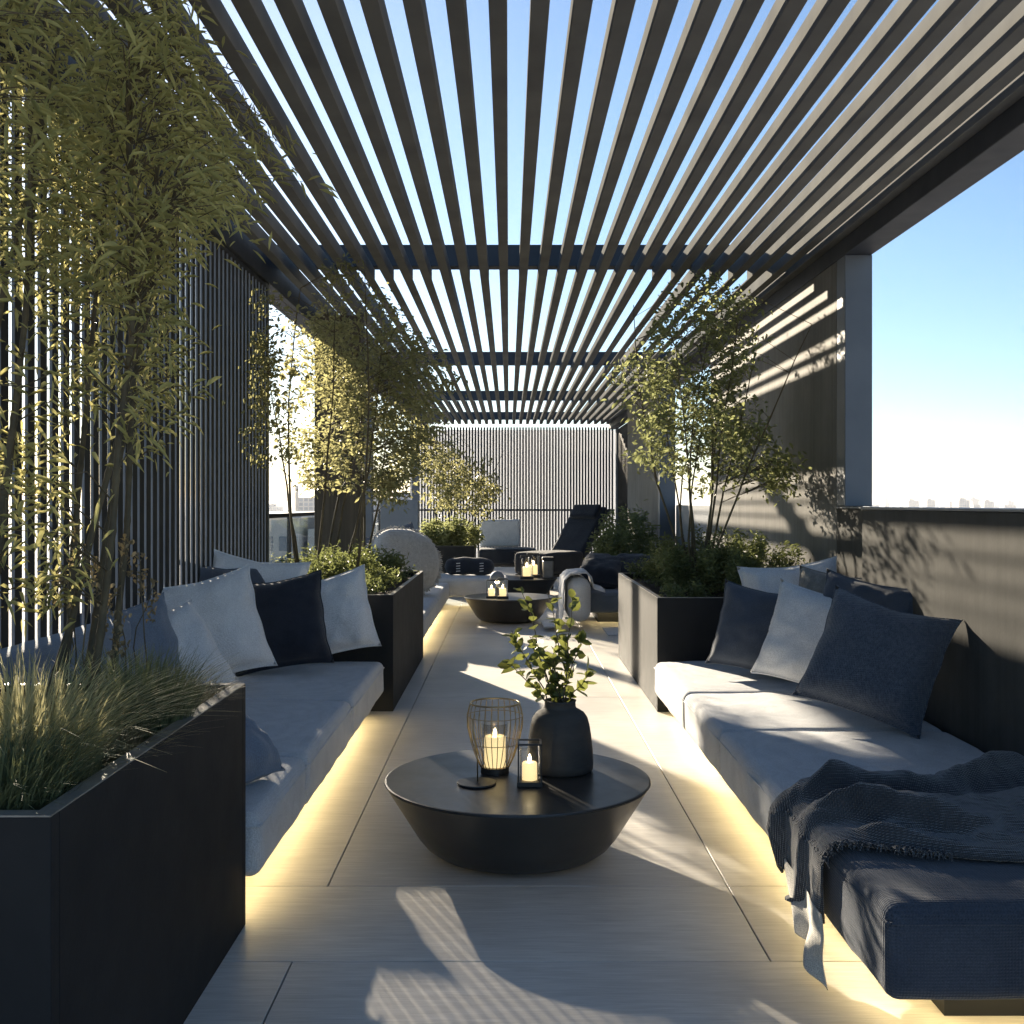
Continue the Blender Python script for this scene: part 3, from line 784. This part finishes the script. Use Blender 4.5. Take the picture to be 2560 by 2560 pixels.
sb=soft_box(-.3,.3,-.2,-.09,.86,1.16,.04,.0,8); m=MB(); m.v=[tuple(MX@Vector(p)) for p in sb.v]; m.f=sb.f; t.part('headrest',m,M['navy'],parent=bk,smooth=True)
for x in (-.32,.32):
    for y in (-.65,.28): t.part('leg',MB().box(lc[0]+x-.025,lc[0]+x+.025,lc[1]+y-.025,lc[1]+y+.025,0,.34),M['blackmetal'])
t.part('frame',MB().box(lc[0]-.37,lc[0]+.37,lc[1]-.72,lc[1]+.33,.30,.338),M['blackmetal'],bevel=.004)
t.o.rotation_euler.z=R(-40)
# pale arm of the short blue sofa with a loose throw spilling to the floor
arm=soft_box(.74,1.04,13.55,15.6,.1,.66,.13,.0,10)
blue_sofa=[o for o in bpy.data.objects if o.get('label','').startswith('short dusty blue sofa')][0]
o=link('armrest',arm.v,arm.f,M['pale'],blue_sofa,blue_sofa.location,smooth=True); o['label']='pale rounded armrest'
path=[(1.22,.46),(1.08,.50),(1.055,.62),(.99,.69),(.89,.695),(.79,.685),(.715,.6),(.70,.42),(.69,.22),(.655,.06),(.58,.022),(.46,.016)]
vs=[];f=[];NA,NB=44,30
for j in range(NB+1):
    b_=j/NB
    for i in range(NA+1):
        a=i/NA*(len(path)-1); k=min(len(path)-2,int(a)); x=path[k][0]+(path[k+1][0]-path[k][0])*(a-k); z=path[k][1]+(path[k+1][1]-path[k][1])*(a-k)
        q=i/NA; y=13.62-.22*q*q+(.62+.28*q)*b_
        w_=.024*math.sin(b_*17+q*5)+.014*math.sin(b_*33-q*7)
        vs.append((x-abs(w_)*(1 if q>.45 else .2),y+.03*math.sin(q*9+b_*3),z+(abs(w_)+.012 if q<.55 or q>.85 else .004)))
for j in range(NB):
    for i in range(NA): q=j*(NA+1)+i; f.append((q,q+1,q+NA+2,q+NA+1))
o=single('throw_blanket',MB().add(vs,f),M['pale'],'pale throw draped over the arm of the blue sofa and down to the floor','blanket',(.85,13.9,.4),smooth=True); o.modifiers.new('t','SOLIDIFY').thickness=.008
pillow('dark cushion lying on the blue sofa, left one of the pair',0,14.75,.62,.26,-10,-60,10,M['navy'],x=1.28,seed=31,seat=ZT+.03)
pillow('dark cushion lying on the blue sofa, right one of the pair',0,14.8,.6,.26,-18,-58,-6,M['navy'],x=1.68,seed=32,seat=ZT+.03)
single('floor_mat',MB().box(1.2,1.62,13.0,13.8,.002,.014),M['pale'],'small pale square mat on the floor before the blue sofa','mat',(1.4,13.4,0),bevel=.003)
# log lantern on the far table
t=Thing('lantern','rough grey box lantern at the right edge of the farthest table','lantern',(.66,18.1,TT))
t.part('body',soft_box(.57,.75,18.02,18.2,TT,TT+.3,.03,.0,12),M['rim'],smooth=True)
t.part('lid',soft_box(.56,.76,18.01,18.21,TT+.302,TT+.36,.02,.0,13),M['vase'],smooth=True)

# ------------------------------------------------------------------ vegetation
rb=random.Random(5)
# near left bamboo
stems=[]
for i in range(11):
    x=rb.uniform(-1.95,-1.3); y=rb.uniform(2.75,3.8)
    stems.append(stem_line((x,y,.86),(x+rb.uniform(-.15,.3),y+rb.uniform(.0,1.1),rb.uniform(3.0,3.68)),.12,9,rb))
dense=[(0,0),(300,0),(385,60),(400,240),(470,330),(475,420),(390,440),(320,520),(300,570),(380,640),(375,760),(280,830),(160,780),(110,860),(0,930)]
cl=clusters_in(dense,290,2.9,5.6,1.3,3.68)+clusters_in([(0,0),(330,0),(400,60),(450,240),(480,330),(400,420),(300,460),(0,520)],110,3.6,6.8,1.6,3.72)+clusters_in([(0,0),(330,0),(440,300),(330,500),(250,560),(0,560)],230,3.0,6.2,1.3,3.68)
cl+=clusters_in([(380,200),(560,240),(620,370),(520,330),(440,330)],16,4.0,6.0,1.3,3.72)+clusters_in([(250,760),(330,800),(290,890),(240,880)],6,3.5,4.5)+clusters_in([(0,880),(130,850),(120,1150),(0,1200)],26,2.9,4.2,1.0)
plant('bamboo','tall feathery bamboo filling the upper left, rooted in the near planter','bamboo',(-1.55,3.3,.86),stems,cl,M['bamboo'],(.028,.085,.145),16,.055,.0032,.013,droop=.25)
# golden left tree
stems=[]
for i in range(9):
    x=rb.uniform(-1.95,-1.2); y=rb.uniform(9.2,10.8)
    stems.append(stem_line((x,y,.84),(x+rb.uniform(-.25,.45),y+rb.uniform(-.5,.6),rb.uniform(2.6,3.6)),.14,9,rb))
gold=[(515,620),(600,560),(640,500),(700,510),(740,580),(790,640),(825,680),(830,800),(830,890),(770,930),(700,900),(650,930),(560,910),(520,850),(510,720)]
cl=clusters_in(gold,340,9.0,11.6,1.7,3.7)+clusters_in([(420,530),(505,560),(510,720),(500,900),(440,880),(400,600)],34,8.6,9.6,1.6,3.6)
cl+=clusters_in([(560,600),(700,640),(800,700),(820,860),(700,880),(600,880)],110,9.3,11.4,1.7,3.7)+clusters_in([(690,880),(780,900),(760,945),(700,945)],30,9.5,11)
cl+=clusters_in([(820,660),(885,705),(870,730),(830,730)],8,10,11)
plant('tree','multi-stemmed tree with sunlit golden leaves in the left middle planter','tree',(-1.55,10,.84),stems,cl,M['birch'],(.035,.075,.42),20,.055,.003,.014,droop=.15)
# right tree
stems=[]
for i in range(11):
    x=1.72+rb.uniform(-.1,.1); y=9.8+rb.uniform(-.3,.3)
    stems.append(stem_line((x,y,.83),(1.75+rb.uniform(-.75,.75),y+rb.uniform(-.8,.8),rb.uniform(2.4,3.55)),.16,9,rb))
rt=[(1150,700),(1210,660),(1270,560),(1300,510),(1340,520),(1420,570),(1440,640),(1400,700),(1370,760),(1440,770),(1450,850),(1400,900),(1340,930),(1280,900),(1240,880),(1190,900),(1200,800),(1140,740)]
cl=clusters_in(rt,280,8.8,10.9,1.7,3.7)+clusters_in([(1200,690),(1420,640),(1420,880),(1220,860)],90,9,10.8,1.7,3.6)+clusters_in([(1440,850),(1500,850),(1500,920),(1440,930)],34,9.2,10.4)
plant('tree','airy multi-stemmed green tree in the right middle planter','tree',(1.72,9.8,.83),stems,cl,M['green'],(.035,.07,.45),18,.055,.003,.013,droop=.15)
# mid tree further left
stems=[stem_line((-1.2+.1*i,19.6,.8),(-1.3+.3*i,19.5+.2*i,2.6),.15,8,rb) for i in range(5)]
cl=clusters_in([(800,870),(850,840),(910,860),(940,930),(920,985),(870,960),(810,950)],120,18.2,20.2,1.2,3.3,(-2.2,1))+clusters_in([(660,760),(830,700),(840,860),(720,900)],110,18.5,24,1.2,3.7,(-3.2,1))
plant('tree','small green gold tree in the far left planter before the slat screen','tree',(-1.06,19.65,.8),stems,cl,M['birch'],(.06,.12,.42),18,.09,.004,.014,droop=.15,reach=1.7)
# roof creepers on the right beam
shrub('shrub','low bushy herb mound under the golden tree',-2.05,-.95,8.4,10.9,.84,.34,12000,M['shrub'],(.03,.06,.28),'shrubs in the planters')
shrub('shrub','broad dark evergreen mound under the airy right tree',1.18,2.64,8.32,11.0,.82,.5,24000,M['shrub'],(.025,.05,.32),'shrubs in the planters')
shrub('shrub','dark bush spilling from the far left planter',-1.65,-.5,19.1,20.3,.78,.55,5000,M['green'],(.06,.11,.3),'shrubs in the planters')
shrub('shrub','tall pale green bush in the far right planter',1.35,2.4,16.3,18.5,.45,1.1,7000,M['shrub'],(.05,.1,.3),'shrubs in the planters')
single_sh=shrub('shrub','sprig of pale leaves at the balustrade in the left opening',-2.4,-2.2,10.2,11.4,.0,1.15,1500,M['birch'],(.03,.06,.3),'shrubs in the planters',stems=6)
# near planter grasses
for lab,c,n,h0,h1,r,ln,wd,mt,sd_ in (
 ('bright straw coloured grass tuft, largest in the near planter',(-1.32,2.92,.86),1500,.16,.37,.2,1.05,.0055,'grass',3),
 ('green grass tuft at the very left of the near planter',(-1.62,2.62,.86),1300,.16,.32,.2,.6,.005,'darkgrass',4),
 ('low green grass along the near front rim of the planter',(-1.22,2.56,.86),1300,.10,.24,.16,.9,.0045,'darkgrass',5),
 ('dark green spiky tuft behind the straw grass',(-1.2,3.45,.86),2300,.12,.3,.17,.7,.0038,'darkgrass',6),
 ('tawny dry tuft at the far corner of the near planter',(-1.13,3.84,.86),500,.05,.13,.1,1,.004,'drystem',7),
 ('short rusty tuft near the middle of the long planter rim',(-1.12,3.08,.86),420,.05,.13,.1,1.1,.004,'drystem',8)):
    grass_tuft('ornamental_grass',lab,c,n,h0,h1,r,ln,wd,M[mt],group='grasses in the near planter',seed=sd_)
t=Thing('seed_stems','tall dry seed head stems rising behind the grasses','plant',(-1.6,3.6,.86))
for (u_,v_,D) in ((143,995,3.7),(240,1020,3.75),(268,1060,3.9),(205,1120,3.5),(175,1060,3.3),(285,1110,3.95),(225,1170,3.4),(120,1080,3.6)):
    tp=at(u_,v_,D); b0=Vector((tp.x+rb.uniform(-.08,.03),D,.86)); s=stem_line(b0,tp,.04,7,rb)
    so_=t.part('stem',MB().tube(s,[.0035-.0003*i for i in range(7)],5),M['stem']); P=[];Dd=[];V=[]
    for k in range(46):
        p=tp+Vector((rb.gauss(0,.014),rb.gauss(0,.014),rb.uniform(-.13,.02))); P.append(tuple(p)); Dd.append((rb.gauss(0,.5),rb.gauss(0,.5),.8)); V.append(rb.random())
    n=len(P); L=RNG.uniform(.015,.035,n)
    mesh_leaves('seed_head',np.array(P),np.array(Dd),L,L*.4,M['drystem'],so_,t.loc,np.array(V))

# ------------------------------------------------------------------ city
gnd=MB(); n=48
vs=[(0,0,-62)]+[(16000*math.cos(2*math.pi*k/n),16000*math.sin(2*math.pi*k/n),-62) for k in range(n)]
gnd.add(vs,[(0,1+k,1+(k+1)%n) for k in range(n)])
tag(link('ground',gnd.v,gnd.f,M['city']),'distant hazy city ground far below the terrace','ground',kind='structure')
def bmat(name,c,cw,sx,sz):
    m,nt,b=new_mat(name); t=nt.nodes.new('ShaderNodeTexCoord'); mp=nt.nodes.new('ShaderNodeMapping'); mp.inputs['Rotation'].default_value=(R(90),0,0)
    nt.links.new(t.outputs['Object'],mp.inputs['Vector']); br=nt.nodes.new('ShaderNodeTexBrick'); br.offset=0
    br.inputs['Color1'].default_value=rgba(cw); br.inputs['Color2'].default_value=rgba(tuple(q*1.5 for q in cw)); br.inputs['Mortar'].default_value=rgba(c)
    br.inputs['Scale'].default_value=1; br.inputs['Brick Width'].default_value=sx; br.inputs['Row Height'].default_value=sz; br.inputs['Mortar Size'].default_value=.55
    nt.links.new(mp.outputs['Vector'],br.inputs['Vector']); nt.links.new(br.outputs['Color'],b.inputs['Base Color']); b.inputs['Roughness'].default_value=.8; return m
BM=[bmat('pale_block_a',(.5,.47,.43),(.2,.22,.25),3.2,3.4),bmat('pale_block_b',(.42,.42,.43),(.18,.2,.23),2.6,3.2),bmat('pale_block_c',(.55,.5,.44),(.24,.24,.25),4,3.6)]
M['cityglass']=plain('city_window',(.1,.13,.17),(.2,.24,.28),.2,.5)
M['citywall']=plain('city_render',(.5,.48,.44),(.58,.56,.52),.9,.4)
bA=Thing('city_building','pale apartment block with grid windows seen through the left opening','building',(-16.5,78,-62))
bA.part('body',MB().box(-19.5,-14.6,75,84,-62,.6),M['citywall'])
for r_ in range(9):
    for c_ in range(3):
        x=-18.9+c_*1.45; z=-1.2-r_*1.5
        w_=bA.part('window',MB().box(x,x+1.0,74.93,74.99,z-.5,z+.5),M['cityglass']); 
bA.part('roof_edge',MB().box(-19.7,-14.4,74.8,84.2,.601,.9),BM[1])
single('city_building',MB().box(-14.2,-11.8,76,86,-62,-.2).box(-13.9,-12.4,77,84,-.199,.6),M['citywall'],'plain pale slab beside the block in the left opening','building',(-13,80,-62))
rb=random.Random(12)
cnt=0
for i in range(150):
    if i<95: u_=rb.uniform(1635,1960)
    else: u_=rb.uniform(470,800)
    D=rb.choice([2600,3800,5200] if i<95 else [300,700,1100,1700,2600])*rb.uniform(.8,1.3)
    x=(u_-U0)/F*D; w_=rb.uniform(14,34); d_=rb.uniform(14,40); h=rb.uniform(18,55) if rb.random()<.7 else rb.uniform(58,64+D*.006)
    m=MB().box(x-w_/2,x+w_/2,D-d_/2,D+d_/2,-62,-62+h)
    if rb.random()<.5: m.box(x-w_/4,x+w_/6,D-d_/4,D+d_/4,-62+h,-62+h+rb.uniform(2,6))
    if rb.random()<.12: m.box(x-.5,x+.5,D-.5,D+.5,-62+h+6,-62+h+26)
    right=i<95
    single('city_building',m,BM[i%3],'tiny pale hazy building on the skyline above the right parapet' if right else 'tiny pale hazy building far off beyond the left balustrade','building',(x,D,-62),'skyline buildings at right' if right else 'skyline buildings at left')

# ------------------------------------------------------------------ haze
hz,nt,b=new_mat('city_haze'); nt.nodes.remove(b); pv=nt.nodes.new('ShaderNodeVolumePrincipled')
pv.inputs['Color'].default_value=(.93,.95,1,1); pv.inputs['Density'].default_value=.00012; pv.inputs['Anisotropy'].default_value=.3
nt.links.new(pv.outputs[0],nt.nodes['Material Output'].inputs['Volume'])
tag(link('haze',*(lambda m:(m.v,m.f))(MB().box(-17000,17000,-17000,17000,-63.5,40)),hz),'thin pale haze over the far city','haze',kind='stuff')
# ------------------------------------------------------------------ light, sky, camera
SUN_AZ,SUN_EL=R(-24.0),R(17.5)
sd=Vector((math.sin(SUN_AZ)*math.cos(SUN_EL),math.cos(SUN_AZ)*math.cos(SUN_EL),math.sin(SUN_EL)))
L=bpy.data.lights.new('sun','SUN'); L.energy=5.0; L.angle=R(.8); L.color=(1,.86,.66)
so=bpy.data.objects.new('sun',L); C.objects.link(so); so.rotation_euler=sd.to_track_quat('Z','Y').to_euler()
w=bpy.data.worlds.new('World'); sc.world=w; w.use_nodes=True; nt=w.node_tree
sky=nt.nodes.new('ShaderNodeTexSky'); sky.sky_type='NISHITA'; sky.sun_disc=False; sky.sun_elevation=SUN_EL; sky.sun_rotation=SUN_AZ
sky.altitude=200; sky.air_density=1.0; sky.dust_density=.3; sky.ozone_density=3.2
bg=nt.nodes['Background']; bg.inputs['Strength'].default_value=.05
nt.links.new(sky.outputs[0],bg.inputs['Color'])
cam=bpy.data.cameras.new('camera'); co=bpy.data.objects.new('camera',cam); C.objects.link(co)
co.location=(0,0,EYE); co.rotation_euler=(R(90),0,0); cam.sensor_width=36; cam.lens=36*F/1932; cam.shift_x=6/1932; cam.shift_y=-16/1932
cam.clip_start=.05; cam.clip_end=40000; sc.camera=co
sc.view_settings.view_transform='Standard'; sc.view_settings.look='None'; sc.view_settings.gamma=1; sc.view_settings.exposure=1.9
cy=sc.cycles; cy.use_denoising=True; cy.max_bounces=8; cy.diffuse_bounces=4; cy.glossy_bounces=3; cy.transmission_bounces=5; cy.transparent_max_bounces=12
cy.caustics_reflective=False; cy.caustics_refractive=False; cy.sample_clamp_indirect=6; cy.use_light_tree=True
